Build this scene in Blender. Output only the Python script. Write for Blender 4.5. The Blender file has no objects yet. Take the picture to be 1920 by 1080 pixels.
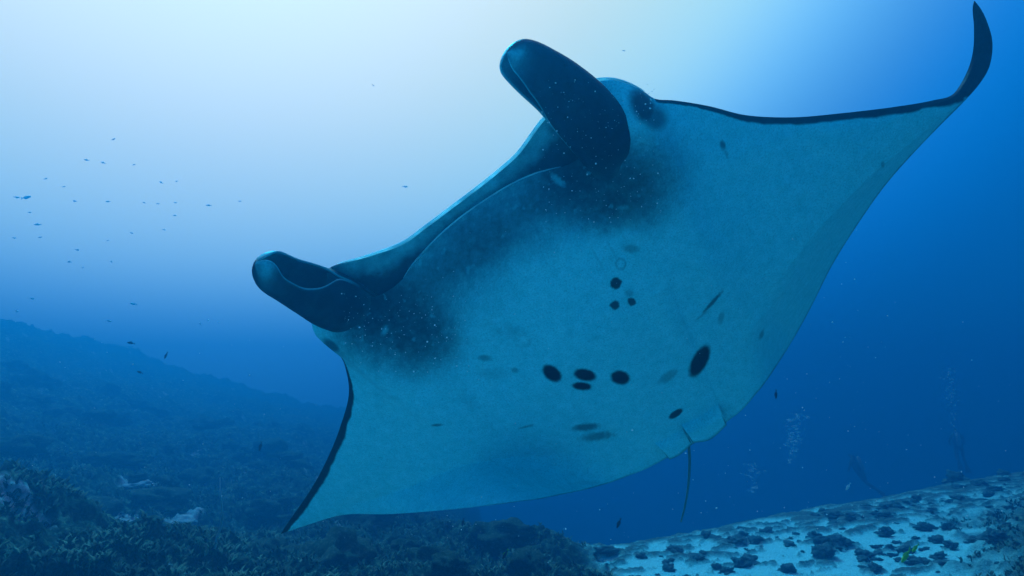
import bpy, math, random
import numpy as np
from mathutils import Vector

C = bpy.context.scene.collection
sc = bpy.context.scene
R = math.radians
rng = np.random.default_rng(11)
random.seed(11)

# ------------------------------------------------------------------ camera
PITCH = R(10.0)
cam_d = bpy.data.cameras.new('camera')
cam_d.sensor_width = 36.0
FPX = 1251.0                                   # focal length in pixels of a 1920 wide frame
cam_d.lens = 36.0 * FPX / 1920.0
cam_d.clip_end = 400
cam_d.clip_start = 0.02
cam = bpy.data.objects.new('camera', cam_d); C.objects.link(cam)
cam.location = (0, 0, 0)
cam.rotation_euler = (R(90) + PITCH, 0, 0)
sc.camera = cam

# ------------------------------------------------------------------ water light (world) and sun
SUN = Vector((-0.30, 0.56, 0.77)).normalized()
w = bpy.data.worlds.new('World'); sc.world = w; w.use_nodes = True
nt = w.node_tree; N = nt.nodes; L = nt.links; N.clear()
def node(t, **k):
    n = N.new(t)
    for a, b in k.items(): setattr(n, a, b)
    return n
tc = node('ShaderNodeTexCoord')
nrm = node('ShaderNodeVectorMath', operation='NORMALIZE'); L.new(tc.outputs['Generated'], nrm.inputs[0])
dot = node('ShaderNodeVectorMath', operation='DOT_PRODUCT'); L.new(nrm.outputs[0], dot.inputs[0])
dot.inputs[1].default_value = SUN
mp = node('ShaderNodeMapRange'); mp.inputs['From Min'].default_value = -1; mp.inputs['From Max'].default_value = 1
L.new(dot.outputs['Value'], mp.inputs['Value'])
def lin(c):
    return tuple((x/255/12.92 if x/255 <= .04045 else ((x/255+.055)/1.055)**2.4) for x in c)
ramp = node('ShaderNodeValToRGB'); L.new(mp.outputs[0], ramp.inputs[0])
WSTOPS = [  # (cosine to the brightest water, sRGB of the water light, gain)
    (-1.0, (0, 158, 210), 1.0),  # unseen water behind the camera, raised to light the belly
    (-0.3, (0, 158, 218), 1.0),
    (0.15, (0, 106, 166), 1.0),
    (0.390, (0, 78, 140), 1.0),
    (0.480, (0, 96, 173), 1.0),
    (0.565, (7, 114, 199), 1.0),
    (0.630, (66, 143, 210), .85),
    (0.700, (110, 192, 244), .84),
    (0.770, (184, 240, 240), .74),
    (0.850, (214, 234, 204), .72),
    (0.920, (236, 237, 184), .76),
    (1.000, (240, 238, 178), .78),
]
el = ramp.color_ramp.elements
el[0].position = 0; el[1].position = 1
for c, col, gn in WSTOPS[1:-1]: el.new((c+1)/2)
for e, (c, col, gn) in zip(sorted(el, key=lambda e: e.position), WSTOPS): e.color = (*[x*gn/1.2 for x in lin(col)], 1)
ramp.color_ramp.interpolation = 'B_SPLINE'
sky = node('ShaderNodeTexSky', sky_type='NISHITA', sun_disc=False)
sky.sun_elevation = math.asin(SUN.z); sky.sun_rotation = math.atan2(SUN.x, SUN.y)
tint = node('ShaderNodeMix', data_type='RGBA', blend_type='MULTIPLY'); tint.inputs[0].default_value = 1
L.new(sky.outputs[0], tint.inputs[6]); tint.inputs[7].default_value = (0.02, 0.45, 1.0, 1)   # what metres of water leave of it
bg1 = node('ShaderNodeBackground'); bg1.inputs[1].default_value = 0.10; L.new(tint.outputs[2], bg1.inputs[0])
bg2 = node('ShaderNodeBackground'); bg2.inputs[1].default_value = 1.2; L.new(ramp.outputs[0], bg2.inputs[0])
# the sky only comes in from above, through the surface
up = node('ShaderNodeSeparateXYZ'); L.new(nrm.outputs[0], up.inputs[0])
um = node('ShaderNodeMapRange', interpolation_type='SMOOTHSTEP'); um.inputs['From Min'].default_value = 0.72; um.inputs['From Max'].default_value = 0.95
L.new(up.outputs['Z'], um.inputs['Value'])
ad = node('ShaderNodeAddShader'); mx = node('ShaderNodeMixShader'); out = node('ShaderNodeOutputWorld')
L.new(um.outputs[0], mx.inputs[0]); L.new(bg1.outputs[0], mx.inputs[2])
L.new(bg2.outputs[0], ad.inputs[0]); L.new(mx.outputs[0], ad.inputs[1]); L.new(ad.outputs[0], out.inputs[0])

sun_d = bpy.data.lights.new('sun', 'SUN'); sun_d.energy = 5.0; sun_d.angle = R(10); sun_d.color = (0.012, 0.62, 1.0)
sun = bpy.data.objects.new('sun', sun_d); C.objects.link(sun)
sun.rotation_euler = SUN.to_track_quat('Z', 'Y').to_euler()

sc.view_settings.view_transform = 'Standard'; sc.view_settings.look = 'None'
sc.view_settings.gamma = 1; sc.view_settings.exposure = 0.75; sc.view_settings.use_curve_mapping = False
sc.cycles.use_denoising = True
sc.cycles.volume_bounces = 1
sc.cycles.max_bounces = 6; sc.cycles.diffuse_bounces = 3
sc.cycles.sample_clamp_indirect = 4

# ------------------------------------------------------------------ helpers
UPV = np.array([0, -math.sin(PITCH), math.cos(PITCH)]); FWD = np.array([0, math.cos(PITCH), math.sin(PITCH)]); RT = np.array([1., 0, 0])
def unp(u, v, d):
    """world point seen at photograph pixel (u, v), d metres ahead"""
    u = np.asarray(u, float); v = np.asarray(v, float); d = np.asarray(d, float)
    x = (u-960)/FPX*d; y = -(v-540)/FPX*d
    return x[..., None]*RT + y[..., None]*UPV + d[..., None]*FWD

def sstep(a, b, x):
    t = np.clip((x-a)/(b-a), 0, 1); return t*t*(3-2*t)

_perm = np.random.default_rng(5).permutation(1024)
_grad = np.random.default_rng(6).normal(size=(1024, 3)); _grad /= np.linalg.norm(_grad, axis=1)[:, None]
def pnoise(x, y, z=0.0):
    x, y, z = np.broadcast_arrays(np.asarray(x, float), np.asarray(y, float), np.asarray(z, float))
    xi, yi, zi = np.floor(x).astype(int), np.floor(y).astype(int), np.floor(z).astype(int)
    fx, fy, fz = x-xi, y-yi, z-zi
    sx, sy, sz = (f*f*f*(f*(f*6-15)+10) for f in (fx, fy, fz))
    def g(i, j, k):
        h = _perm[(_perm[(_perm[(xi+i) & 1023] + yi+j) & 1023] + zi+k) & 1023]
        gr = _grad[h]
        return gr[..., 0]*(fx-i)+gr[..., 1]*(fy-j)+gr[..., 2]*(fz-k)
    def mixk(k):
        a = g(0,0,k)*(1-sx)+g(1,0,k)*sx; b = g(0,1,k)*(1-sx)+g(1,1,k)*sx
        return a*(1-sy)+b*sy
    if np.all(z == 0): return mixk(0)*1.6
    return (mixk(0)*(1-sz)+mixk(1)*sz)*1.6
def fbm(x, y, z=0.0, o=4, lac=2.03, gain=.5):
    s = 0; a = 1; n = 0
    for i in range(o):
        s = s + a*pnoise(x*lac**i+i*17.3, y*lac**i+i*9.1, z*lac**i if np.any(z) else 0.0); n += a; a *= gain
    return s/n

def mesh_np(name, co, quads, smooth=True, attrs=None, tris=None):
    me = bpy.data.meshes.new(name)
    co = np.asarray(co, np.float32).reshape(-1, 3)
    nq = len(quads) if quads is not None else 0; ntr = len(tris) if tris is not None else 0
    me.vertices.add(len(co)); me.vertices.foreach_set('co', co.ravel())
    idx = []
    if nq: idx.append(np.asarray(quads, np.int32).ravel())
    if ntr: idx.append(np.asarray(tris, np.int32).ravel())
    idx = np.concatenate(idx)
    me.loops.add(len(idx)); me.loops.foreach_set('vertex_index', idx)
    me.polygons.add(nq+ntr)
    st = np.concatenate([np.arange(nq)*4, nq*4+np.arange(ntr)*3]).astype(np.int32)
    me.polygons.foreach_set('loop_start', st)
    me.polygons.foreach_set('loop_total', np.concatenate([np.full(nq, 4), np.full(ntr, 3)]).astype(np.int32))
    if smooth: me.polygons.foreach_set('use_smooth', np.ones(nq+ntr, bool))
    me.update(calc_edges=True); me.validate()
    for k, a in (attrs or {}).items():
        at = me.attributes.new(k, 'FLOAT', 'POINT'); at.data.foreach_set('value', np.asarray(a, np.float32).ravel())
    return me

def grid_quads(n, m, closed_m=False, closed_n=False):
    i = np.arange(n if closed_n else n-1)[:, None]; j = np.arange(m if closed_m else m-1)[None, :]
    i2 = (i+1) % n; j2 = (j+1) % m
    return np.stack([i*m+j, i2*m+j, i2*m+j2, i*m+j2], -1).reshape(-1, 4)

def obj(name, me, mat, parent=None, label=None, cat=None, group=None, kind=None, loc=None):
    o = bpy.data.objects.new(name, me); C.objects.link(o)
    if mat is not None and not me.materials: me.materials.append(mat)
    if parent is not None: o.parent = parent
    tag(o, label, cat, group, kind)
    if loc is not None: o.location = loc
    return o
def tag(o, label=None, cat=None, group=None, kind=None):
    for k, v in (('label', label), ('category', cat), ('group', group), ('kind', kind)):
        if v: o[k] = v
def empty(name, loc, label, cat, group=None):
    o = bpy.data.objects.new(name, None); C.objects.link(o); o.location = loc; o.empty_display_size = .1
    tag(o, label, cat, group); return o

class Mat:
    def __init__(s, name):
        s.m = bpy.data.materials.new(name); s.m.use_nodes = True
        s.t = s.m.node_tree; s.b = s.t.nodes['Principled BSDF']; s.geo = None
    def n(s, t, **k):
        x = s.t.nodes.new(t)
        for a, b in k.items(): setattr(x, a, b)
        return x
    def link(s, a, b): s.t.links.new(a, b)
    def attr(s, name):
        a = s.n('ShaderNodeAttribute', attribute_name=name); return a.outputs['Fac']
    def noise(s, scale, detail=4, rough=.6, coord='Object'):
        n = s.n('ShaderNodeTexNoise'); n.inputs['Scale'].default_value = scale
        n.inputs['Detail'].default_value = detail; n.inputs['Roughness'].default_value = rough
        t = s.n('ShaderNodeTexCoord'); s.link(t.outputs[coord], n.inputs['Vector']); return n.outputs['Fac']
    def ramp(s, src, stops, interp='LINEAR'):
        r = s.n('ShaderNodeValToRGB'); s.link(src, r.inputs[0]); e = r.color_ramp.elements
        e[0].position = stops[0][0]; e[1].position = stops[-1][0]
        for p, _ in stops[1:-1]: e.new(p)
        for x, (p, c) in zip(sorted(e, key=lambda q: q.position), stops):
            x.color = (*c, 1) if not isinstance(c, (int, float)) else (c, c, c, 1)
        r.color_ramp.interpolation = interp
        return r.outputs['Color']
    def mix(s, f, a, b, mode='MIX'):
        m = s.n('ShaderNodeMix', data_type='RGBA', blend_type=mode)
        for i, x in ((0, f), (6, a), (7, b)):
            if isinstance(x, (int, float)): m.inputs[i].default_value = x
            elif isinstance(x, tuple): m.inputs[i].default_value = (*x, 1)
            else: s.link(x, m.inputs[i])
        return m.outputs[2]
    def bump(s, h, strength, dist):
        b = s.n('ShaderNodeBump'); b.inputs['Strength'].default_value = strength; b.inputs['Distance'].default_value = dist
        s.link(h, b.inputs['Height']); s.link(b.outputs[0], s.b.inputs['Normal'])
    def base(s, c):
        if isinstance(c, tuple): s.b.inputs['Base Color'].default_value = (*c, 1)
        else: s.link(c, s.b.inputs['Base Color'])
    def rough(s, r, spec=.3):
        s.b.inputs['Roughness'].default_value = r; s.b.inputs['Specular IOR Level'].default_value = spec

# ------------------------------------------------------------------ materials
m_skin = Mat('manta_skin')
fine = m_skin.noise(26, 5, .65)
spk = m_skin.noise(160, 3, .7)
pale = m_skin.ramp(fine, [(.3, (.17, .72, .75)), (.7, (.27, .86, .90))])
dark = m_skin.ramp(fine, [(.3, (.003, .006, .011)), (.75, (.010, .020, .034))])
col = m_skin.mix(m_skin.attr('skin_tone'), pale, dark)  # natural markings plus painted rim light and mouth shade
sp = m_skin.ramp(spk, [(.30, .72), (.5, 1.0), (.75, 1.14)])
m_skin.base(m_skin.mix(1.0, col, sp, 'MULTIPLY'))
m_skin.rough(.5, .12); m_skin.bump(m_skin.noise(22, 7, .72), .55, .012)

m_sea = Mat('seabed_ground')
turf = m_sea.attr('turf'); rub = m_sea.attr('rubble'); pal = m_sea.attr('pale')
n1 = m_sea.noise(9, 6, .7); n2 = m_sea.noise(60, 4, .7)
sand = m_sea.mix(n2, (.30, .74, .76), (.46, .92, .92))
rubc = m_sea.ramp(n1, [(.3, (.025, .040, .040)), (.55, (.06, .09, .08)), (.75, (.14, .19, .17))])
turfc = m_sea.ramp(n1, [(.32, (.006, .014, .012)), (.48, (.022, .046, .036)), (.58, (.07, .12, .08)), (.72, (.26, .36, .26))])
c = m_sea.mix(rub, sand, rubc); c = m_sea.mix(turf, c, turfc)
c = m_sea.mix(pal, c, (.50, .52, .58))
c = m_sea.mix(1.0, c, m_sea.ramp(n2, [(.25, .45), (.5, 1.0), (.75, 1.5)]), 'MULTIPLY')
m_sea.base(c); m_sea.rough(.95, .1)
m_sea.bump(m_sea.noise(38, 6, .8), 1.0, .05)

def rock_mat(name, a, b, c3, sc_=14):
    m = Mat(name); n = m.noise(sc_, 6, .7)
    m.base(m.ramp(n, [(.3, a), (.52, b), (.75, c3)])); m.rough(.95, .1)
    m.bump(m.noise(sc_*4, 6, .8), 1.0, .03); return m
m_rock = rock_mat('rubble_rock', (.03, .06, .07), (.09, .17, .18), (.30, .46, .46))
m_turfrock = rock_mat('turf_rock', (.012, .024, .018), (.035, .058, .04), (.15, .20, .14), 10)
m_palerock = rock_mat('pale_coral', (.20, .22, .27), (.42, .45, .52), (.6, .62, .7), 30)

def flat_mat(name, c, r=.6, spec=.3, var=.25, scale=20):
    m = Mat(name); n = m.noise(scale, 4, .6)
    m.base(m.ramp(n, [(.3, tuple(x*(1-var) for x in c)), (.7, tuple(min(1, x*(1+var)) for x in c))])); m.rough(r, spec); return m
m_fish = flat_mat('dark_fish', (.03, .05, .07)); m_faint = flat_mat('haze_faded_fish', (.65, .88, .95))  # the school's distance haze is put into its lighter colour
m_yfish = flat_mat('yellow_fish', (.30, .62, .01)); m_yfin = flat_mat('yellow_fish_fin', (.20, .45, .01))
m_pfish = flat_mat('pale_fish', (.75, .80, .85))
m_eye = flat_mat('eye_black', (.008, .01, .012), .15, .5)
m_speck = flat_mat('drifting_speck', (.85, .88, .9)); m_dspeck = flat_mat('dark_speck', (.02, .03, .03))
m_suit = flat_mat('neoprene', (.02, .022, .025)); m_tank = flat_mat('tank_paint', (.30, .32, .33), .4)
m_whip = flat_mat('whip_coral', (.35, .42, .45))
m_bub = Mat('air_bubble'); m_bub.base((.8, .9, .95)); m_bub.rough(.35, .4); m_bub.b.inputs['Alpha'].default_value = .18

# ------------------------------------------------------------------ haze: the water itself
def haze_box():
    x0, x1, y0, y1, z0, z1 = -46, 46, -46, 46, -14.5, 4.1
    v = [(x, y, z) for x in (x0, x1) for y in (y0, y1) for z in (z0, z1)]
    f = [(0,1,3,2), (4,6,7,5), (0,4,5,1), (2,3,7,6), (0,2,6,4), (1,5,7,3)]
    me = bpy.data.meshes.new('haze'); me.from_pydata(v, [], f)
    m = bpy.data.materials.new('sea_water'); m.use_nodes = True; t = m.node_tree; t.nodes.clear()
    pv = t.nodes.new('ShaderNodeVolumePrincipled'); o = t.nodes.new('ShaderNodeOutputMaterial')
    pv.inputs['Color'].default_value = (.01, .21, .43, 1)
    pv.inputs['Absorption Color'].default_value = (.0, .0, .0, 1)
    pv.inputs['Density'].default_value = .069
    pv.inputs['Anisotropy'].default_value = .68
    t.links.new(pv.outputs[0], o.inputs['Volume'])
    ob = obj('haze', me, m, kind='stuff')
haze_box()

# ------------------------------------------------------------------ seabed
SC = 1.2   # size of the seabed's relief
def crest_(x): return np.where(x > 1.4, 9.0+(x-1.4)*.52, 9.0+0*(x))
def crest(x): return crest_(np.asarray(x)/SC)*SC
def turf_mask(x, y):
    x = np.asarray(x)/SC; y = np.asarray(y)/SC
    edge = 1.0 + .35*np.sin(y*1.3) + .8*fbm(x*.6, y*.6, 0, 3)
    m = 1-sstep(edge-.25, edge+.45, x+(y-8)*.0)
    # the dark weedy corner right at the front
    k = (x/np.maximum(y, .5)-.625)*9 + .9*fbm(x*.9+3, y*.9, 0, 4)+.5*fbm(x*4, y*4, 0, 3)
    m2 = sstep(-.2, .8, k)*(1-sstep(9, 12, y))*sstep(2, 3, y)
    return np.maximum(np.clip(np.maximum(m, m2*.85), 0, 1)*sstep(1.8, 3.2, y), .8*sstep(.5, 3.0, x)*(1-sstep(1.8, 3.2, y)))  # unseen ground behind: turf right, sand left, laid out to light the belly
def height(x, y, detail=True):
    X, Y = np.asarray(x), np.asarray(y); x = X/SC; y = Y/SC
    xl = np.maximum(0, 1.0-x); xr = np.maximum(0, x-1.0)
    z = -1.86 + .060*xr + .045*xl + .0096*xl**2*sstep(0, 12, xl+3) + .018*(y-8)*sstep(0, 6, xl)
    z = z + 1.05*np.exp(-((x+4.4)/2.6)**2-((y-4.4)/2.0)**2)
    z = np.minimum(z, 2.8)
    d = y-crest_(x)
    drop = np.where(d > 0, .16*d*d/(d+1.2)*3.2, 0)
    right = sstep(-3.5, 2.0, x)
    z = z - drop*right
    far = np.maximum(0, np.hypot(x, y)-33); z = z - far*.30*(1-right) 
    z = np.maximum(z, -8.6+.3*fbm(x*.2, y*.2))*SC
    x, y = X, Y
    if detail:
        t = turf_mask(x, y)
        big = fbm(x*.33+5, y*.33+2, 0, 3)
        mid = fbm(x*1.1, y*1.1, 0, 4)
        rid = 1-np.abs(fbm(x*2.3+9, y*2.3, 0, 4))*2.2
        sm = fbm(x*6.5, y*6.5, 0, 4)
        z = z + t*(.55*big*sstep(2, 7, np.hypot(x, y)) + .40*mid + .12*rid + .10*sm + .05*fbm(x*17, y*17, 0, 3))
        r = rubble(x, y)
        z = z + (1-t)*(.10*big + .05*mid + .025*sm + .055*r + .012*fbm(x*17, y*17, 0, 2))
    return z
def rubble(x, y):
    # strewn in streaks across the slope
    a = x*.93+y*.30; b = -x*.30+y*.93
    n = fbm(a*1.8, b*4.0, 0, 5, gain=.62)
    big = fbm(a*.5+4, b*.7, 0, 2)
    g = sstep(-3.2, .2, y-crest(x))*(.35+.65*sstep(1, 7, x))
    return sstep(.16-.30*g, .32-.30*g, n+.22*big)*sstep(3.5, 6.5, y)  # no rubble near and behind the camera, so bare sand bounces light up
def seabed():
    th_in = np.linspace(R(-50), R(50), 900); th_out = np.linspace(R(50), R(310), 90)[1:-1]
    th = np.concatenate([th_in, th_out])
    r = np.concatenate([np.geomspace(.3, 3.4, 30)[:-1], np.geomspace(3.4, 27, 600)[:-1], np.geomspace(27, 44, 50)])
    T, Rr = np.meshgrid(th, r)
    x = np.sin(T)*Rr; y = np.cos(T)*Rr
    z = height(x, y)
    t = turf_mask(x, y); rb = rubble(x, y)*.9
    pn = fbm(x*1.7+40, y*1.7+11, 0, 4)
    pl = sstep(.36, .46, pn)*t*.5
    for (u, v, ru, rv) in PATCHES:
        g = ground_at(u, v)
        q = np.hypot((x-g[0])/ru, (y-g[1])/rv) + .9*fbm(x*5, y*5, 0, 4)
        pl = np.maximum(pl, (1-sstep(.55, .95, q))*.9)
    co = np.stack([x, y, z], -1)
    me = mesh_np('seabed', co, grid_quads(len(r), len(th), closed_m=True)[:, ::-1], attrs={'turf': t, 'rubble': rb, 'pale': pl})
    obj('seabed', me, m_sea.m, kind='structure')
def ground_at(u, v, rmax=40):
    d = unp(u, v, 1.0); s = np.geomspace(2, rmax, 900); p = d[None]*s[:, None]
    h = height(p[:, 0], p[:, 1]); k = np.argmax(p[:, 2] < h)
    if p[k, 2] >= h[k]: k = len(s)-1
    return np.array([p[k, 0], p[k, 1], h[k]])
PATCHES = [(262, 908, .40, .35), (228, 975, .33, .4), (350, 972, .22, .5), (580, 1030, .14, .12), (18, 940, .5, .2), (610, 905, .3, .3)]
seabed()

# ------------------------------------------------------------------ rocks
def ico(sub):
    import bmesh
    bm = bmesh.new(); bmesh.ops.create_icosphere(bm, subdivisions=sub, radius=1)
    co = np.array([v.co[:] for v in bm.verts]); f = np.array([[v.index for v in p.verts] for p in bm.faces]); bm.free(); return co, f
ICO4 = ico(4); ICO3 = ico(3); ICO1 = ico(1); ICO2 = ico(2)
def rock_mesh(name, seed, mat, base=ICO3, rough=.45):
    co, f = base; o = seed*7.7
    n = fbm(co[:, 0]*1.1+o, co[:, 1]*1.1, co[:, 2]*1.1+3, 3); n2 = fbm(co[:, 0]*3.6+o, co[:, 1]*3.6, co[:, 2]*3.6+3, 3)
    r = 1+rough*n*1.5+rough*.5*n2
    p = co*r[:, None]; p[:, 2] = np.where(p[:, 2] < -.3, -.3+(p[:, 2]+.3)*.3, p[:, 2])
    me = mesh_np(name, p*(1 if base is ICO3 else 1), None, tris=f); me.materials.append(mat.m); return me
rubs = [rock_mesh('rubble_stone', i, m_rock, ICO4, rough=.85) for i in range(8)]
boul = [rock_mesh('boulder', 20+i, m_turfrock, ICO4, .55) for i in range(8)]
pals = [rock_mesh('pale_coral', 40+i, m_palerock, ICO3, .7) for i in range(3)]
def put(name, me, p, s, rz, label, cat, group=None, flat=.6, sx=1.0, tilt=0):
    o = obj(name, me, None, label=label, cat=cat, group=group)
    o.location = p; o.scale = (s*sx, s, s*flat); o.rotation_euler = (tilt, tilt*.6, rz); return o
SP = [  # stones one can point to: u, v, half width in pixels, label
    (1475, 1062, 17, 'dark peaked stone standing alone on the pale sand, bottom centre right'),
    (1392, 1050, 24, 'broad dark stone left of the peaked stone on the sand'),
    (1640, 1064, 13, 'dark oblong stone on the sand just below the yellow fish'),
    (1782, 1020, 11, 'small black stone right of the pale hollow ringed by rubble'),
    (1565, 1012, 17, 'rounded dark stone on the sand at the top of the stone cluster'),
    (1545, 1030, 22, 'long low dark stone in the cluster below the white object'),
    (1660, 995, 16, 'bushy dark stone halfway up the sand slope'),
    (1735, 985, 16, 'curved dark stone along the upper rim of the pale hollow'),
    (1755, 1010, 13, 'pointed grey stone at the right rim of the pale hollow'),
    (1420, 1010, 18, 'dark hazy stone at the far edge of the sand, left of centre'),
    (1795, 892, 22, 'large hazy coral head at the top of the sand slope'),
    (1882, 885, 11, 'small rounded coral head near the right edge on the slope top'),
    (1912, 872, 16, 'dark coral head cut by the right edge of the picture'),
    (1860, 1000, 22, 'weedy boulder on the dark corner of the slope'),
    (1780, 985, 14, 'ragged dark stone uphill of the small black stone'),
    (1700, 1030, 14, 'grey stone just behind the yellow fish'),
    (1255, 1062, 14, 'flat dark stone near the lower left end of the sand'),
    (1345, 1062, 10, 'small dark stone between the flat stone and the broad stone'),
    (1760, 1040, 14, 'weedy stone right of the yellow fish'),
    (1595, 970, 11, 'low stone near the hazy upper edge of the sand'),
]
for i, (u, v, hw, lab) in enumerate(SP):
    g = ground_at(u, v+hw*.5); d = math.hypot(g[0], g[1]); s = hw*d/FPX*.68
    put('stone', rubs[i % 8], (g[0], g[1], g[2]+s*.12), s, random.uniform(0, 6), lab, 'stone', flat=.75, sx=1.1)
n = 0
while n < 270:
    x = random.uniform(.8, 13); y = random.uniform(7, 16.5)
    if y > float(crest(np.array(x)))-.1 or x > y*.80: continue
    if turf_mask(np.array(x), np.array(y)) > .6: continue
    if fbm(np.array(x*.7), np.array(y*.7), 0, 2) < .04 and random.random() < .85: continue
    s = .022+.085*random.random()**2.6; z = float(height(np.array(x), np.array(y)))
    put('rubble_stone', rubs[n % 8], (x, y, z+s*.1), s, random.uniform(0, 6), 'dark fist-sized rubble stone strewn over the pale sand slope', 'stone', 'rubble stones on the sand slope', sx=random.uniform(.9, 1.6)); n += 1
n = 0
while n < 120:
    x = random.uniform(-18, 1.0); y = random.uniform(6, 22)
    if abs(x) > y*.8: continue
    s = random.choice([.12, .15, .2, .25, .32, .42])*(1 if y > 7 else .7); z = float(height(np.array(x), np.array(y)))
    put('boulder', boul[n % 8], (x, y, z+s*.05), s, random.uniform(0, 6), 'dark algae-covered boulder bedded in the overgrown reef at the left', 'boulder', 'boulders of the overgrown reef', flat=random.uniform(.5, .85), sx=random.uniform(.9, 1.5)); n += 1
for u, v, hw, lab in [(262, 905, 18, 'pale broken coral lump furthest back on the dark reef'), (235, 975, 20, 'pale round coral lump on the reef, left of its pair'), (350, 975, 16, 'pale jagged coral lump on the reef beside the thin sea whip'), (578, 1032, 10, 'small pale coral lump on the reef below the ray\'s left wing tip')]:
    g = ground_at(u, v+6); d = math.hypot(g[0], g[1]); s = hw*d/FPX
    put('pale_coral', pals[hw % 3], (g[0], g[1], g[2]-s*.05), s, random.uniform(0, 6), lab, 'coral', flat=.32, sx=1.2)
# weed tufts over the reef: nobody could count them
def turf_stuff():
    M = 30000
    th = rng.uniform(R(-48), R(44), M*3); r = rng.uniform(5.0**.5, 19.0**.5, M*3)**2
    x = np.sin(th)*r; y = np.cos(th)*r
    k = (turf_mask(x, y) > .5) & (np.asarray(y) > 3) & (fbm(x*1.5+7, y*1.5, 0, 3) > -.08); x = x[k][:M]; y = y[k][:M]; M = len(x)
    z = height(x, y)
    co = []; q = []
    P = np.stack([x, y, z-.01], -1); nb = 3
    allv = []
    for b in range(nb):
        a = rng.uniform(0, 6.28, M); ln = rng.uniform(.025, .085, M); wd = rng.uniform(.006, .016, M)
        dx = np.stack([np.cos(a), np.sin(a), 0*a], -1); sx = np.stack([-np.sin(a), np.cos(a), 0*a], -1)
        t1 = P + dx*(ln*.35)[:, None] + np.array([0, 0, 1])*(ln*.6)[:, None]; t2 = P + dx*(ln*.9)[:, None] + np.array([0, 0, 1])*(ln*.85)[:, None]
        allv.append(np.stack([P-sx*wd[:, None]*.5, P+sx*wd[:, None]*.5, t1+sx*wd[:, None], t1-sx*wd[:, None], t2], 1))
    V = np.concatenate(allv, 0); n = len(V); i = np.arange(n)[:, None]*5
    quads = i+np.array([[0, 1, 2, 3]]); tris = i+np.array([[3, 2, 4]])
    me = mesh_np('algae_turf', V.reshape(-1, 3), quads, tris=tris)
    m = Mat('algae_leaf'); nn = m.noise(2.2, 4, .6)
    m.base(m.ramp(nn, [(.35, (.015, .03, .02)), (.5, (.05, .085, .05)), (.62, (.14, .20, .13)), (.72, (.26, .30, .24))])); m.rough(.8, .2)
    obj('algae_turf', me, m.m, kind='stuff')
turf_stuff()
# sea whip
def tube(name, pts, rad, mat, parent=None, seg=10, flat=1.0, **k):
    pts = np.asarray(pts, float); rad = np.asarray(rad, float)
    t = np.gradient(pts, axis=0); t /= np.linalg.norm(t, axis=1)[:, None]
    ref = np.array([0, 1, 0]) if abs(t[0, 1]) < .8 else np.array([1., 0, 0])
    s = np.cross(t, ref); s /= np.linalg.norm(s, axis=1)[:, None]; nn = np.cross(s, t)
    a = np.arange(seg)/seg*2*math.pi
    co = pts[:, None]+rad[:, None, None]*(np.cos(a)[None, :, None]*s[:, None]+flat*np.sin(a)[None, :, None]*nn[:, None])
    return obj(name, mesh_np(name, co, grid_quads(len(pts), seg, closed_m=True)), mat.m, parent, **k)
def smooth_path(P, n):
    P = np.asarray(P, float); t = np.arange(len(P)); T = np.linspace(0, len(P)-1, n)
    return herm(t, P, T)
def herm(t, P, T):
    P = np.asarray(P, float); m = np.gradient(P, t, axis=0)
    k = np.clip(np.searchsorted(t, T, 'right')-1, 0, len(t)-2); h = (t[k+1]-t[k]); s = (T-t[k])/h
    s = s[:, None]; h = h[:, None]
    return (2*s**3-3*s**2+1)*P[k]+(s**3-2*s**2+s)*h*m[k]+(-2*s**3+3*s**2)*P[k+1]+(s**3-s**2)*h*m[k+1]
g = ground_at(402, 1032); dw = float(np.dot(g, FWD))
wp = smooth_path([unp(402, 1036, dw), unp(406, 1010, dw), unp(415, 985, dw), unp(416, 950, dw-.05), unp(413, 925, dw-.05), unp(412, 895, dw)], 60)
tube('sea_whip', wp, np.linspace(.012, .007, 60), m_whip, label='thin wiry sea whip standing up from the dark reef', cat='sea whip')

# ------------------------------------------------------------------ the manta ray
def pd(u, v): return 2.80+.23*(u-1000)/1000+1.17*(v-600)/1000
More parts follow.
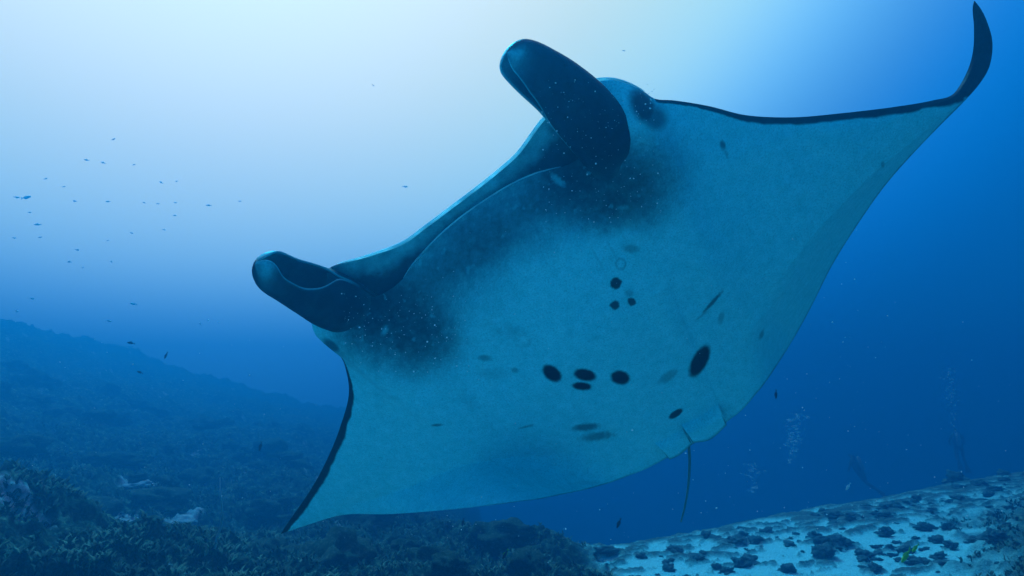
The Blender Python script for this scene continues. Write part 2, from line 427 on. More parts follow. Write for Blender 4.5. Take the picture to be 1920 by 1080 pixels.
# Lv(u,v)  Ld(u,v)  T(u,v)   belly  back  bend  mouth  edge
K = np.array([
 (526,1001, 526,1001, 527,1001, .000,.000,.34, 0, .003),
 (547, 970, 547, 970, 572, 986, .005,.006,.30, 0, .007),
 (580, 922, 580, 922, 640, 966, .012,.012,.22, 0, .010),
 (611, 866, 611, 866, 730, 964, .02, .02, .14, 0, .013),
 (638, 800, 638, 800, 815, 958, .03, .04, .08, 0, .015),
 (654, 738, 654, 738, 880, 952, .04, .07, .04, 0, .016),
 (651, 704, 651, 704, 925, 947, .05, .09, .02, 0, .018),
 (640, 671, 640, 671, 955, 943, .07, .12, .01, 0, .025),
 (612, 648, 612, 648, 985, 939, .09, .15, 0,   0, .035),
 (590, 625, 590, 625, 1010,936, .11, .17, 0,   0, .045),
 (586, 603, 586, 603, 1035,931, .12, .18, 0,   0, .05),
 (612, 580, 606, 565, 1060,926, .12, .19, 0,  .1, .05),
 (655, 566, 612, 528, 1090,920, .12, .20, 0,  .4, .03),
 (712, 553, 622, 500, 1120,912, .12, .21, 0,  .8, .02),
 (750, 528, 680, 484, 1150,903, .12, .22, 0, 1.0, .015),
 (774, 497, 742, 463, 1176,893, .13, .22, 0, 1.0, .012),
 (828, 439, 800, 425, 1208,881, .14, .23, 0, 1.0, .010),
 (870, 404, 848, 389, 1232,869, .15, .24, 0, 1.0, .010),
 (912, 375, 888, 359, 1252,858, .16, .24, 0, 1.0, .010),
 (960, 346, 936, 321, 1272,848, .16, .24, 0, 1.0, .010),
 (1000,328, 972, 288, 1293,836, .16, .24, 0, 1.0, .012),
 (1036,317, 1000,250, 1315,824, .15, .24, 0, 1.0, .015),
 (1068,307, 1019,225, 1335,812, .15, .23, 0, 1.0, .020),
 (1096,286, 1050,196, 1352,800, .15, .22, 0,  .7, .03),
 (1108,235, 1083,168, 1361,793, .15, .21, 0,  .3, .04),
 (1113,160, 1108,153, 1368,787, .15, .20, 0,   0, .05),
 (1142,150, 1142,150, 1390,770, .14, .18, 0,   0, .05),
 (1176,157, 1176,157, 1414,743, .14, .16, 0,   0, .045),
 (1206,171, 1206,171, 1438,713, .12, .14, 0,   0, .035),
 (1228,185, 1228,185, 1460,680, .09, .12, 0,   0, .025),
 (1262,188, 1262,188, 1482,645, .07, .10, .01, 0, .020),
 (1325,198, 1325,198, 1516,585, .05, .07, .02, 0, .018),
 (1400,216, 1400,216, 1560,498, .04, .05, .03, 0, .017),
 (1480,220, 1480,220, 1602,430, .03, .03, .04, 0, .016),
 (1580,212, 1580,212, 1658,350, .025,.02, .05, 0, .015),
 (1680,200, 1680,200, 1712,288, .02, .015,.08, 0, .014),
 (1750,188, 1750,188, 1770,228, .012,.012,.12, 0, .012),
 (1785,178, 1785,178, 1808,190, .008,.010,.17, 0, .010),
 (1801,158, 1801,158, 1836,158, .008,.010,.22, 0, .010),
 (1817,125, 1817,125, 1855,125, .008,.010,.27, 0, .009),
 (1825, 90, 1825, 90, 1861, 82, .007,.009,.31, 0, .008),
 (1826, 50, 1826, 50, 1852, 44, .005,.006,.34, 0, .006),
 (1824, 12, 1824, 12, 1836, 12, .002,.003,.36, 0, .004),
 (1826,  2, 1826,  2, 1828,  2, .000,.000,.36, 0, .002)], float)
def ell(u, v, cx, cy, a, b, ang, soft=.12, wob=.12):
    ca, sa = math.cos(R(ang)), math.sin(R(ang)); x = (u-cx)*ca+(v-cy)*sa; y = -(u-cx)*sa+(v-cy)*ca
    q = np.hypot(x/a, y/b)
    near = q < 3; n = np.zeros_like(q)
    if near.any(): n[near] = fbm(u[near]*.16, v[near]*.16, 0, 2)
    return 1-sstep(1-soft, 1+soft, q+wob*n)
def gau(u, v, cx, cy, a, b, ang):
    ca, sa = math.cos(R(ang)), math.sin(R(ang)); x = (u-cx)*ca+(v-cy)*sa; y = -(u-cx)*sa+(v-cy)*ca
    return np.exp(-(np.hypot(x/a, y/b))**2.6)
def skin_tone(u, v, dL, dT, st):
    n = fbm(u*.012, v*.012, 0, 5, gain=.6); nf = fbm(u*.07, v*.07, 0, 4, gain=.7)
    du = u+28*n; dv = v+28*fbm(u*.012+50, v*.012, 0, 5, gain=.6)
    # dark shoulders and throat
    z = 1.25*gau(du, dv, 1145, 330, 105, 72, 20)+.5*gau(du, dv, 1130, 395, 80, 40, 0)+.55*gau(du, dv, 1065, 330, 60, 40, -30)
    z += 1.15*gau(du, dv, 735, 600, 95, 75, 20)+.55*gau(du, dv, 800, 640, 60, 60, 0)+.5*gau(du, dv, 680, 620, 70, 50, 0)+.7*gau(du, dv, 690, 540, 60, 50, 0)
    z += .72*gau(du, dv, 900, 430, 185, 62, -38)+.40*gau(du, dv, 850, 500, 130, 90, -40)+.3*gau(du, dv, 1010, 430, 90, 50, -20)+.35*gau(du, dv, 1040, 360, 90, 50, 0)
    z += .25*gau(du, dv, 1240, 300, 60, 60, 0)
    z = z*(.92+.55*nf+.35*n)
    nh = fbm(u*.30, v*.30, 0, 3, gain=.7)
    z = z+.40*nh*np.exp(-((z-.45)/.35)**2)
    p = np.clip(1-np.exp(-1.7*np.maximum(z, 0)), 0, .98)
    p = np.maximum(p, .22*sstep(.15, .5, n+.25*nf)*gau(u, v, 950, 560, 330, 200, -40))
    p = p*(1-.6*ell(u, v, 1046, 338, 15, 6, 42, .5, .5))*(1-.45*ell(u, v, 722, 620, 10, 5, -60, .6, .6))*(1-.3*sstep(.34, .5, fbm(u*.045+9, v*.045, 0, 3)))
    # eye patches
    p = np.maximum(p, .95*ell(u, v, 1206, 200, 22, 36, -28, .45, .1)); p = np.maximum(p, .8*ell(u, v, 1228, 222, 22, 24, -30, .6, .1))
    p = np.maximum(p, .85*ell(u, v, 622, 648, 20, 9, 38, .5, .1))
    # black rim of the wings
    jag = 1+.10*nf
    wob = 1+.35*fbm(st*2.2+0*u, 0*u+3.3, 0, 3)
    wr = wob*np.interp(st, [29, 30.5, 32, 34, 36, 37.2, 37.6], [8, 9, 17, 17, 15, 26, 80])
    wl = wob*np.interp(st, [0, 1, 3, 5, 6.5, 7.5, 8], [8, 12, 16, 14, 7, 3, 0])
    p = np.maximum(p, .97*np.where(st > 29, 1-sstep(wr*.72, wr*1.1, dL*jag), 0))
    p = np.maximum(p, .97*np.where(st < 7.8, 1-sstep(wl*.75, wl*1.1, dL*jag), 0))
    p = np.maximum(p, .90*np.where(st > 37.0, sstep(37.0, 37.4, st), 0))
    p = np.maximum(p, .62*(1-sstep(1.0, 3.6, dT*(1+.4*nf)))*sstep(3.2, 6, st)*np.clip(.8+.8*n, .3, 1))
    S = [(1035,700,20,13,38,1),(1097,703,21,11,12,1),(1091,724,18,7.5,5,1),(1163,708,18,13,12,1),(1312,677,33,14,-62,.97),
         (1267,776,15,6,-33,.95),(1099,801,25,6.5,-6,.72),(1120,818,30,7.5,-8,.6),(1155,531,10,11,30,.95),(1153,572,9,8,0,.9),(1184,566,8,8,0,.9),
         (1183,466,15,8,5,.45),(1253,706,20,8,-35,.42),(1352,596,5,12,15,.4),(1428,627,3.5,9,20,.5),(908,671,12,5.5,5,.5),(965,694,7,5,0,.45),
         (1355,272,5,9,-15,.7),(1362,288,3,9,-20,.35),(1655,308,3,6,0,.5),(820,797,11,2.2,-3,.75),(987,800,14,2,-14,.5),(1336,567,26,3.2,-48,.8),
         (1318,590,15,2,-38,.35),(925,700,30,10,0,.18),(1180,550,8,6,0,.35),(1100,905,25,4,0,.15)]
    for cx, cy, a, b, an, k in S:
        p = np.maximum(p, k*ell(u, v, cx, cy, a, b, an, .22 if k > .8 else .5, .09 if k > .9 and a > 12 else .35))
    for i in range(5):   # faint gill slits, five a side
        for cx, cy, an in ((1215-24*i, 395+22*i, 62), (905+10*i, 640-32*i, -8)):
            p = np.maximum(p, .16*ell(u, v, cx, cy, 34, 2.2, an, .6, .5))
    ring = np.hypot((u-1164)/9., (v-495)/10.); p = np.maximum(p, .35*np.exp(-((ring-1)/.22)**2))
    return np.clip(p, 0, 1)

NS = 900; NV = 300
span = np.concatenate([[0], np.cumsum(np.hypot(*(K[1:, 0:2]-K[:-1, 0:2]).T)*.5+np.hypot(*(K[1:, 4:6]-K[:-1, 4:6]).T)*.5)])
TT = np.linspace(0, span[-1], NS)
KS = herm(span, K, TT); KS[:, 6:] = np.maximum(KS[:, 6:], 0.0)
STI = np.interp(TT, span, np.arange(len(K)))
# smooth the back a little so that the keys do not print through
def sm(a, k):
    ker = np.hanning(k+2)[1:-1]; ker /= ker.sum(); return np.convolve(np.pad(a, k//2, 'edge'), ker, 'valid')[:len(a)]
for cidx in (6, 7, 8, 9): KS[:, cidx] = sm(KS[:, cidx], 41)
def belly_off(c, st, vb, u, v):
    vb = vb*1.2
    b = vb*np.minimum(1, np.sqrt(sstep(0, .30, c)+1e-9))*(1-sstep(.50, 1.0, c))
    # bulging head side right and left
    return b
def ripple(c, st):
    c0 = .72+.016*np.maximum(st-6, 0)
    r = .19*np.exp(-((st-32.4)/2.3)**2)*(np.maximum(0, c-.79)/.21)**1.15 + .15*np.exp(-((st-30)/1.6)**2)*np.maximum(0, c-.84)/.16
    l = .36*np.exp(-((st-7.5)/4.2)**2)*(np.maximum(0, c-c0)/(1-c0))**1.1*sstep(1.5, 4.5, st)
    return 2.2*r-1.7*l
body_root = empty('manta_ray', unp(1050, 560, pd(1050, 560)), 'huge manta ray gliding overhead, pale spotted belly towards the viewer', 'manta ray')
OR = np.array(body_root.location)
def manta_body():
    cv = np.linspace(0, 1, NV)**1.0
    Lv = KS[:, 0:2]; Ld = KS[:, 2:4]; Tp = KS[:, 4:6]; vb = KS[:, 6]; th = KS[:, 7]; bd = KS[:, 8]; mo = KS[:, 9]; e = KS[:, 10]
    st = STI[:, None]
    # belly: c 1 -> 0
    c = cv[::-1][None, :]
    u = Lv[:, 0:1]+(Tp[:, 0:1]-Lv[:, 0:1])*c; v = Lv[:, 1:2]+(Tp[:, 1:2]-Lv[:, 1:2])*c
    ten = bd[:, None]*1.0
    et = np.minimum(e, .006)[:, None]
    edge = et*sstep(0, .05, 1-c)+.003
    off = belly_off(c, st, vb[:, None], u, v)
    rp = ripple(c, st)
    bumps = .03*np.exp(-(np.hypot((u-1215)/28, (v-215)/45))**2) + .03*np.exp(-(np.hypot((u-640)/50, (v-625)/40))**2)
    bumps = bumps + (.028*fbm(u*.0045, v*.0045, 0, 2)+.014*fbm((u*.85-v*.53)*.0025, (u*.53+v*.85)*.016, 0, 3))*sstep(0, .2, c)*sstep(0, .2, 1-c)
    d = pd(u, v)+ten-off-edge+rp-bumps
    V1 = unp(u, v, d); dL = np.hypot(u-Lv[:, 0:1], v-Lv[:, 1:2]); dT = np.hypot(u-Tp[:, 0:1], v-Tp[:, 1:2])
    P1 = skin_tone(u, v, dL, dT, np.broadcast_to(st, u.shape))
    # mouth: lower inside  Lv -> back of the cavity
    cb = np.linspace(0, 1, 24)[1:][None, :]
    back = .30
    ub = Lv[:, 0:1]+(Tp[:, 0:1]-Lv[:, 0:1])*cb*back*mo[:, None]*.8; vb_ = Lv[:, 1:2]+(Tp[:, 1:2]-Lv[:, 1:2])*cb*back*mo[:, None]*.8
    dlip = pd(Lv[:, 0:1], Lv[:, 1:2])+bd[:, None]-.003
    open_ = .10*mo[:, None]
    d2 = pd(ub, vb_)+bd[:, None]-.003+e[:, None]*2*sstep(0, .15, cb)*(.3+.7*mo[:, None]) + open_*.5*sstep(0, 1, cb) 
    d2 = d2*1.0 + .0
    V2 = unp(ub, vb_, d2-.0*cb)
    # palate: back of the cavity -> Ld
    cp = np.linspace(0, 1, 50)[1:][None, :]
    ue = ub[:, -1:]; ve = vb_[:, -1:]; de = d2[:, -1:]
    up_ = ue+(Ld[:, 0:1]-ue)*cp; vp = ve+(Ld[:, 1:2]-ve)*cp
    dend = pd(Ld[:, 0:1], Ld[:, 1:2])+bd[:, None]+np.maximum(e[:, None]*(1-mo[:, None])*.6, .012)
    arch = .045*mo[:, None]*np.sin(np.pi*np.clip(cp, 0, 1))**.8*(1-.35*cp)
    d3 = de+(dend-de)*cp+arch+.006*fbm(up_*.02, vp*.02, 0, 3)*mo[:, None]
    V3 = unp(up_, vp, d3)
    # back: Ld -> T
    cd = (np.linspace(0, 1, 90)[1:][None, :])
    u4 = Ld[:, 0:1]+(Tp[:, 0:1]-Ld[:, 0:1])*cd; v4 = Ld[:, 1:2]+(Tp[:, 1:2]-Ld[:, 1:2])*cd
    base4 = pd(u4, v4)+bd[:, None]+ripple(cd, st)
    t4 = (th[:, None]*np.sqrt(sstep(0, .5, cd)+1e-9)*(1-sstep(.4, 1, cd)))+np.maximum(e[:, None], .006)*(1-sstep(.85, 1.0, cd)*.7)+.004
    d4 = base4+t4
    # round the nose
    first = pd(Ld[:, 0:1], Ld[:, 1:2])+bd[:, None]+.012
    V4 = unp(u4, v4, d4)
    V = np.concatenate([V1, V2, V3, V4], 1)-OR
    dLr = np.hypot(Lv[:, 0:1]-Ld[:, 0:1], Lv[:, 1:2]-Ld[:, 1:2])
    nz = fbm(up_*.03, vp*.03, 0, 4)
    P2 = .93*sstep(.04, .35, cb)+0*ub; P2 = np.where(mo[:, None] < .4, .93, P2)  # naturally pale lower lip, also standing in for its lit rim
    deep = 1-sstep(0, 1, (cp-.0)/1.0)
    P3 = np.clip(.42+.45*nz+.7*(1-sstep(.68, .93, cp))+.35*np.exp(-((up_-1035)/12)**2-((vp-245)/10)**2)+.5*(1-mo[:, None]), 0, .95)  # shade of the mouth crease painted in, lighter towards the upper rim
    P3 = np.maximum(P3, .9*np.exp(-(np.hypot((up_-708)/26, (vp-512)/5))**2))
    P4 = .96-.5*(1-sstep(0, .02, cd))*sstep(.3, .8, mo)[:, None]+0*u4  # sunlit edge of the upper jaw painted in as paler skin
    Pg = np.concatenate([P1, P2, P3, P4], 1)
    n, m = V.shape[:2]
    q = grid_quads(n, m, closed_m=True)
    me = mesh_np('body', V, q, attrs={'skin_tone': Pg})
    obj('body', me, m_skin.m, body_root)
manta_body()

def lobe(keys, gapc, gapw, label=None, th=.011, name='cephalic_fin', inner=.9):
    """rolled head fin: keys (u, v, depth, half width across the picture, half depth)"""
    keys = np.array(keys, float); n = 160
    k = smooth_path(keys, n); t = np.linspace(0, 1, n)
    Pc = unp(k[:, 0], k[:, 1], k[:, 2])
    T = np.gradient(Pc, axis=0); T /= np.linalg.norm(T, axis=1)[:, None]
    view = Pc/np.linalg.norm(Pc, axis=1)[:, None]
    S = np.cross(T, view); S /= np.linalg.norm(S, axis=1)[:, None]   # across the picture
    Nn = np.cross(S, T); Nn *= -np.sign((Nn*view).sum(1))[:, None]    # towards the viewer
    a = k[:, 3]*k[:, 2]/FPX; b = k[:, 4]*k[:, 2]/FPX
    cap = np.sqrt(np.clip(1-((t-.72)/.28).clip(0, 1)**2.2, 0.0004, 1)); a = a*cap; b = b*cap
    gc = np.interp(t, gapc[0], gapc[1]); gw = np.interp(t, gapw[0], gapw[1])
    gw = sm(gw, 25); m = 64; w_ = np.linspace(0, 1, m)
    ph = R(1)*(gc[:, None]+gw[:, None]/2+(360-gw[:, None])*w_[None, :])
    def ring(s, thick):
        aa = np.maximum(a-thick, a*.25); bb = np.maximum(b-thick, b*.25)
        taper = 1
        return Pc[:, None]+S[:, None]*(aa[:, None]*np.cos(ph))[..., None]+Nn[:, None]*(bb[:, None]*np.sin(ph))[..., None]
    O = ring(1, 0); I = ring(1, th)
    V = np.concatenate([O, I[:, ::-1]], 1)-OR
    nz = fbm(ph*1.2, t[:, None]*9+0*ph, 0, 4)
    po = np.clip(1.0-.05*nz-0*ph, 0, 1); 
    pi = np.clip(inner+.06+.1*nz-.45*sstep(.72, .95, t)[:, None], 0, 1)[:, ::-1]  # inner wall painted paler towards the lit tip
    lip = np.minimum(w_, 1-w_)[None, :]*(360-gw[:, None])
    po = po-.6*(1-sstep(0, 5, lip))*sstep(.2, .35, t)[:, None]  # lit rim along the slit painted in as paler skin
    po = po-.75*np.exp(-((t[:, None]-.95)/.10)**2)*(.4+.6*np.clip(nz+.5, 0, 1))*(1-sstep(40, 110, lip))  # light on the tip painted in as paler skin
    # the root takes up the mottling of the head
    po = po-.22*(1-sstep(.04, .30, t))[:, None]*(.7+.9*nz)
    me = mesh_np(name, V, grid_quads(n, 2*m, closed_m=True), attrs={'skin_tone': np.clip(np.concatenate([po, pi], 1), 0, 1)})
    tip = None
    return obj(name, me, m_skin.m, body_root, label=label)
# right of the picture: seen from outside, its slit to the left
lobe([(1180, 334, 2.50, 44, 32), (1158, 298, 2.425, 54, 48), (1128, 254, 2.35, 60, 48), (1090, 208, 2.30, 61, 42), (1048, 167, 2.26, 56, 38), (1004, 135, 2.19, 51, 32), (966, 110, 2.14, 46, 28), (950, 98, 2.11, 42, 24)],
     ([0, .5, 1], [0, 8, 25]), ([0, .45, .6, .8, 1], [2, 3, 30, 80, 80]), 'head fin rolled tight, seen from its dark outer side')
# left of the picture: points at the viewer, open side up
lobe([(700, 595, 2.78, 40, 34), (660, 580, 2.70, 50, 42), (620, 562, 2.62, 55, 44), (580, 543, 2.54, 50, 40), (540, 523, 2.46, 45, 36), (505, 506, 2.40, 42, 32), (478, 495, 2.35, 38, 28)],
     ([0, .5, 1], [150, 145, 140]), ([0, .42, .49, .62, .78, .88, .96, 1], [2, 3, 70, 118, 108, 55, 12, 5]), 'head fin with its scoop open upwards and a pale lit tip', inner=.9)

# pale translucent tubes added as the sunlit rims of lips and head edge
m_lip_glint = Mat('lip_glint'); m_lip_glint.base((.75, .95, .95)); m_lip_glint.rough(.4, .3)
_tr = m_lip_glint.n('ShaderNodeBsdfTranslucent'); _tr.inputs[0].default_value = (.85, 1, 1, 1); _mx = m_lip_glint.n('ShaderNodeMixShader')
_fac = m_lip_glint.ramp(m_lip_glint.noise(14, 4, .6), [(.35, .15), (.65, .75)]); m_lip_glint.link(_fac, _mx.inputs[0])
m_lip_glint.link(m_lip_glint.b.outputs[0], _mx.inputs[1]); m_lip_glint.link(_tr.outputs[0], _mx.inputs[2]); m_lip_glint.link(_mx.outputs[0], m_lip_glint.t.nodes['Material Output'].inputs['Surface'])
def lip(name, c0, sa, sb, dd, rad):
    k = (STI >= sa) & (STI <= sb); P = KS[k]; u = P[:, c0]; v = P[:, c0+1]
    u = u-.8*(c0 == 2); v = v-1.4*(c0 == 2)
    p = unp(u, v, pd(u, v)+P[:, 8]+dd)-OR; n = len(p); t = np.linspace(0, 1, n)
    o = tube(name, p, rad*np.sqrt(np.clip(np.minimum(t, 1-t)/.12, .02, 1)), m_lip_glint, body_root, seg=10)
    at = o.data.attributes.new('skin_tone', 'FLOAT', 'POINT'); nn = fbm(np.repeat(u, 10)*.02, np.repeat(v, 10)*.02, 0, 3)
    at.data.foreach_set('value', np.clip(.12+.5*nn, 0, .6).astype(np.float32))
lip('lower_lip_glint', 0, 14.2, 21.5, -.001, .0065)
lip('upper_lip_glint', 2, 13.2, 28.2, .010, .0068)

# pelvic fins: two short flaps beside the tail
def flap(pts, offs, name='pelvic_fin'):
    """pts: inner edge then outer edge, same count"""
    A = smooth_path(pts[0], 60); B = smooth_path(pts[1], 60); s = np.linspace(0, 1, 24)[None, :, None]
    P = A[:, None]*(1-s)+B[:, None]*s
    d = pd(P[..., 0], P[..., 1])+.015-(offs+.015)*sstep(0, .7, s[..., 0])
    top = unp(P[..., 0], P[..., 1], d); bot = unp(P[..., 0], P[..., 1], d+.012)[:, ::-1]
    V = np.concatenate([top, bot], 1)-OR
    dt = np.hypot(*(P-B[:, None]).transpose(2, 0, 1))
    pt = .65*(1-sstep(1.5, 4, dt)); pg = np.concatenate([pt, np.full(pt.shape, .95)], 1)
    sd = np.broadcast_to(np.concatenate([sstep(.55, .9, s[0, :, 0]), s[0, :, 0]*0+1])[None]*.7, pg.shape); pg[:2] = np.maximum(pg, sd)[:2]; pg[-2:] = np.maximum(pg, sd)[-2:]
    me = mesh_np(name, V, grid_quads(60, 48, closed_m=True), attrs={'skin_tone': pg})
    return obj(name, me, m_skin.m, body_root)
flap([[(1212, 812), (1240, 800), (1268, 786)], [(1256, 862), (1276, 852), (1298, 833)]], .045)
flap([[(1268, 780), (1300, 765), (1338, 742)], [(1299, 831), (1332, 824), (1363, 797)]], .075)
# tail
tp = smooth_path([unp(1283, 800, 3.26), unp(1291, 836, 3.22), unp(1293, 870, 3.24), unp(1290, 915, 3.28), unp(1284, 950, 3.32), unp(1277, 978, 3.4)], 70)-OR
t_ = tube('tail', tp, np.linspace(.0085, .004, 70), m_skin, body_root)
at = t_.data.attributes.new('skin_tone', 'FLOAT', 'POINT'); at.data.foreach_set('value', np.full(len(t_.data.vertices), .72, np.float32))
# eyes
def blob(name, p, s, mat, parent, rot=(0, 0, 0)):
    me = mesh_np(name, ICO3[0]*np.array(s), None, tris=ICO3[1]); o = obj(name, me, mat.m, parent); o.location = Vector(p-OR); o.rotation_euler = rot; return o
blob('eye', unp(1208, 196, pd(1208, 196)-.045), (.022, .014, .026), m_eye, body_root)
blob('eye', unp(612, 640, pd(606, 640)+.01), (.014, .014, .014), m_eye, body_root)

# ------------------------------------------------------------------ fish
def fish_mesh(name, mat, deep=.32):
    n, m = 20, 12; t = np.linspace(0, 1, n); a = np.arange(m)/m*2*math.pi
    h = deep*.5*np.sin(np.pi*np.clip(t*.93+.03, 0, 1))**.75*(1-.55*t)*1.35; wv = h*.45
    co = np.stack([np.broadcast_to((t-.5)[:, None], (n, m)), wv[:, None]*np.cos(a), h[:, None]*np.sin(a)], -1).reshape(-1, 3)
    return mesh_np(name, co, grid_quads(n, m, closed_m=True))
def fin_mesh(name, outline, th=.008):
    o = np.array(outline, float); k = len(o)
    co = np.concatenate([np.stack([o[:, 0], np.full(k, s*th), o[:, 1]], -1) for s in (-1, 1)])
    me = bpy.data.meshes.new(name)
    me.from_pydata([tuple(p) for p in co], [], [tuple(range(k))[::-1], tuple(range(k, 2*k))]+[(i, (i+1) % k, k+(i+1) % k, k+i) for i in range(k)]); return me
TAIL = [(.46, .03), (.66, .17), (.60, .0), (.66, -.17), (.46, -.03)]
DORS = [(-.22, .12), (-.05, .23), (.18, .17), (.38, .05), (.1, .06)]
ANAL = [(.0, -.13), (.15, -.20), (.38, -.05), (.2, -.04)]
fb = fish_mesh('fish_body', m_fish); ft = fin_mesh('tail_fin', TAIL); fd = fin_mesh('dorsal_fin', DORS); fa = fin_mesh('anal_fin', ANAL)
def joined(name, mats):
    """body and fins in one mesh, for fish of a few pixels"""
    import bmesh
    bm = bmesh.new()
    for x in (fb, ft, fd, fa): bm.from_mesh(x)
    me = bpy.data.meshes.new(name); bm.to_mesh(me); bm.free(); me.materials.append(mats.m); return me
small = joined('small_fish', m_faint)
def place(o, u, v, d, px, ang, yaw=0):
    """ang: turn in the picture, degrees"""
    p = unp(u, v, d); o.location = Vector(p); s = px*d/FPX; o.scale = (s, s, s)
    o.rotation_euler = (0, R(-ang), R(yaw)); return o
def fish_parts(u, v, d, px, ang, label, cat='fish', bodym=m_fish, finm=m_fish, yaw=0):
    r = empty('fish', (0, 0, 0), label, cat)
    b2 = fb.copy(); obj('body', b2, bodym.m, r)
    for nm, me in (('tail_fin', ft), ('dorsal_fin', fd), ('anal_fin', fa)):
        obj(nm, me.copy(), finm.m, r)
    e = mesh_np('eye', ICO1[0]*.022+np.array([-.34, 0, .02]), None, tris=ICO1[1]); e2 = obj('eye', e, m_eye.m, r)
    e2.scale = (1, 4.2, 1)
    place(r, u, v, d, px, ang, yaw); return r
SCH = [(32,370,10),(50,370,20),(70,421,12),(140,377,8),(202,378,8),(56,398,7),(27,446,7),(75,445,8),(247,437,7),(202,451,6),(145,468,7),(130,491,9),(209,491,7),(155,502,5),
       (213,261,9),(162,300,9),(193,305,9),(251,309,7),(86,335,8),(302,342,8),(331,340,7),(391,385,10),(270,380,6),(296,382,6),(329,380,7),(328,404,7),(308,431,6),(450,377,6),
       (250,570,12),(205,602,10),(32,583,12),(375,607,8),(145,469,6),(760,350,10),(700,160,5),(1170,95,6),(60,560,9),(120,350,6)]
for i, (u, v, px) in enumerate(SCH):
    o = obj('small_fish', small, None, label='small faint fish in the loose school high in the water, upper left', cat='fish', group='school of faint fish at the upper left')
    place(o, u, v, random.uniform(10.5, 12) if v > 330 else (5.5 if v < 200 else 7.5), px*.88, random.uniform(-35, 15)+(180 if random.random() < .4 else 0), random.uniform(-30, 30))
for a in [(245, 643, 6.5, 13, -10, 'dark fish left of the ray, upper of two above the reef haze'), (311, 667, 6, 12, 70, 'dark fish with its head up, just below left of the ray\'s head fin'),
          (262, 698, 6.5, 11, -20, 'small dark fish lowest of three over the hazy reef'), (1160, 982, 6, 17, 65, 'dark fish nose down between the ray\'s tail and the sand'),
          (1455, 740, 6, 15, 85, 'dark fish hanging upright right of the ray\'s trailing edge'), (488, 838, 7, 16, 80, 'dark slender fish close left of the ray\'s wing over the reef'),
          (947, 1040, 5, 18, 60, 'dark fish with a yellow tail low over the reef'), (868, 980, 8, 14, 80, 'faint dark fish just under the ray\'s trailing edge')]:
    yt = 'yellow tail' in a[5]
    fish_parts(*a, finm=m_yfin if yt else m_fish)
fish_parts(1698, 1043, 5.5, 30, 40, 'bright yellow-green fish swimming low over the pale sand', bodym=m_yfish, finm=m_yfin, yaw=20)
fish_parts(1716, 1028, 5.8, 20, 35, 'smaller yellow-green fish just ahead of the bright one', bodym=m_yfish, finm=m_yfin, yaw=20)
fish_parts(1590, 913, 6.5, 15, 50, 'pale whitish fish beside the nearer hazy diver', bodym=m_pfish, finm=m_pfish, yaw=10)

# ------------------------------------------------------------------ divers far off and their bubbles
def diver(u, v, d, label, lean, flip=1):
    root = empty('person', unp(u, v, d), label, 'person')
    import bmesh
    def skin(name, verts, edges, rad, mat):
        me = bpy.data.meshes.new(name); me.from_pydata(verts, edges, []); o = obj(name, me, mat.m, root)
        o.modifiers.new('skin', 'SKIN').use_smooth_shade = True; s = o.modifiers.new('sub', 'SUBSURF'); s.levels = 1; s.render_levels = 1
        for i, r in enumerate(rad): me.skin_vertices[0].data[i].radius = (r, r)
        me.skin_vertices[0].data[0].use_root = True; return o
    V = [(0, 0, 0), (0, 0, .25), (0, 0, .48), (0, 0, .60), (0, .0, .74),
         (-.18, 0, .47), (-.30, .12, .25), (-.22, .34, .14), (.18, 0, .47), (.30, .12, .25), (.20, .34, .16),
         (-.10, 0, -.08), (-.12, -.12, -.46), (-.13, -.40, -.74), (.10, 0, -.08), (.13, .02, -.48), (.14, -.25, -.82)]
    E = [(0, 1), (1, 2), (2, 3), (3, 4), (2, 5), (5, 6), (6, 7), (2, 8), (8, 9), (9, 10), (0, 11), (11, 12), (12, 13), (0, 14), (14, 15), (15, 16)]
    skin('body', V, E, [.16, .16, .17, .07, .11, .07, .05, .04, .07, .05, .04, .10, .07, .05, .10, .07, .05], m_suit)
    t = tube('tank', [(0, -.22, .0), (0, -.22, .02), (0, -.22, .5), (0, -.22, .56), (0, -.22, .58)], [.02, .09, .09, .05, .01], m_tank, root)
    for p in (V[13], V[16]):
        me = fin_mesh('fin', [(-.06, 0), (-.11, -.45), (.11, -.45), (.06, 0)], .01); o = obj('fin', me, m_suit.m, root); o.location = p; o.rotation_euler = (R(-35), 0, 0)
    tube('mask', [(0, .08, .75), (0, .13, .75), (0, .14, .75)], [.06, .07, .01], m_eye, root)
    root.rotation_euler = (R(lean), 0, R(25*flip)); return root
diver(1612, 885, 27, 'hazy diver in a dark suit hovering over the far edge of the sand', -25)
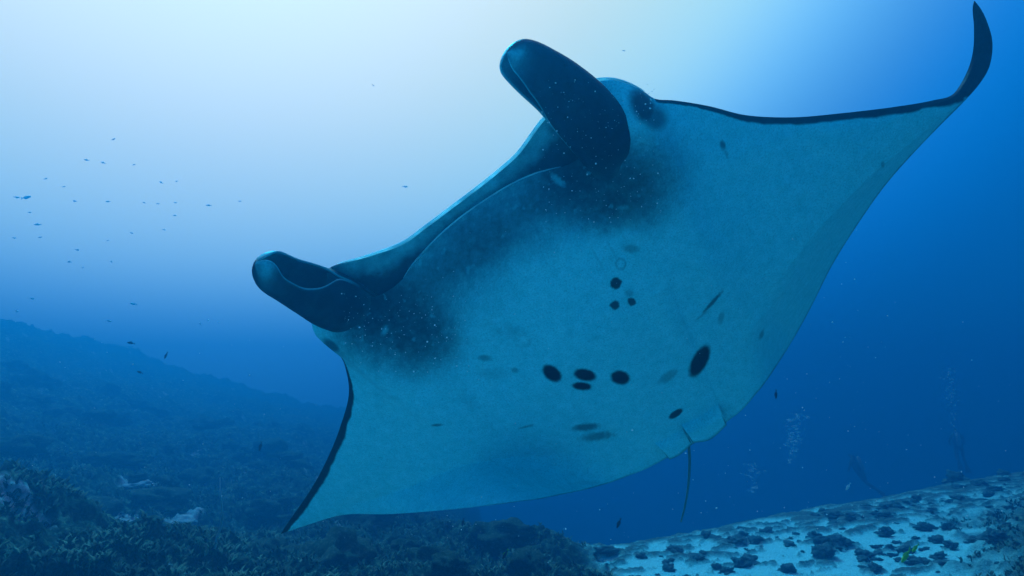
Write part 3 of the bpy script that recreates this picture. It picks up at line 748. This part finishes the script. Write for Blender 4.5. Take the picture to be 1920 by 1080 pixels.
diver(1797, 838, 29.0, 'faintest diver, furthest right, above the hazy coral heads', -15, -1)
def plume(u0, v0, u1, v1, d, n, spread, lab):
    co, f = ICO2; Vs = []; Fs = []
    for i in range(n):
        t = random.random()**.8; u = u0+(u1-u0)*t+random.gauss(0, spread*(.5+t)); v = v0+(v1-v0)*t
        s = random.uniform(.012, .05); p = unp(u, v, d+random.uniform(-.2, .2)); Fs.append(f+len(co)*i); Vs.append(co*np.array([s, s, s*.6])+p)
    me = mesh_np('bubble_plume', np.concatenate(Vs), None, tris=np.concatenate(Fs))
    obj('bubble_plume', me, m_bub.m, label=lab, cat='bubbles', kind='stuff')
plume(1482, 870, 1496, 775, 18, 130, 8, 'pale plume of rising bubbles right of the ray\'s tail')
plume(1410, 925, 1408, 870, 18, 50, 8, 'small faint cloud of bubbles low beside the ray\'s tail')
plume(1790, 815, 1778, 690, 22, 60, 6, 'thin column of bubbles above the furthest diver')

# ------------------------------------------------------------------ drifting particles
def specks(name, n, mat, rmin, rmax, dmin, dmax, box=None):
    co, f = ICO1; Vs = []; Fs = []
    for i in range(n):
        if box: u = random.uniform(box[0], box[2]); v = random.uniform(box[1], box[3])
        else: u = random.uniform(-300, 2200); v = random.uniform(-150, 1300)
        d = dmin+(dmax-dmin)*random.random()**.7
        s = rmin*.7+(rmax-rmin)*random.random()**2.5*1.5
        sc3 = np.array([random.uniform(.6, 1.4), random.uniform(.6, 1.4), random.uniform(.6, 1.4)])
        Fs.append(f+len(co)*i); Vs.append(co*s*sc3+unp(u, v, d))
    obj(name, mesh_np(name, np.concatenate(Vs), None, tris=np.concatenate(Fs)), mat.m, kind='stuff')
specks('drifting_particles', 260, m_speck, .0006, .0014, .9, 2.0, (1010, 150, 1240, 420))
specks('drifting_particles', 200, m_speck, .0006, .0014, .9, 2.2, (640, 550, 880, 700))
specks('drifting_particles', 260, m_speck, .0006, .0013, .9, 2.2, (760, 420, 1700, 1000))
specks('distant_particles', 420, m_speck, .002, .005, 3.6, 8.0, (-300, 600, 2300, 1200))
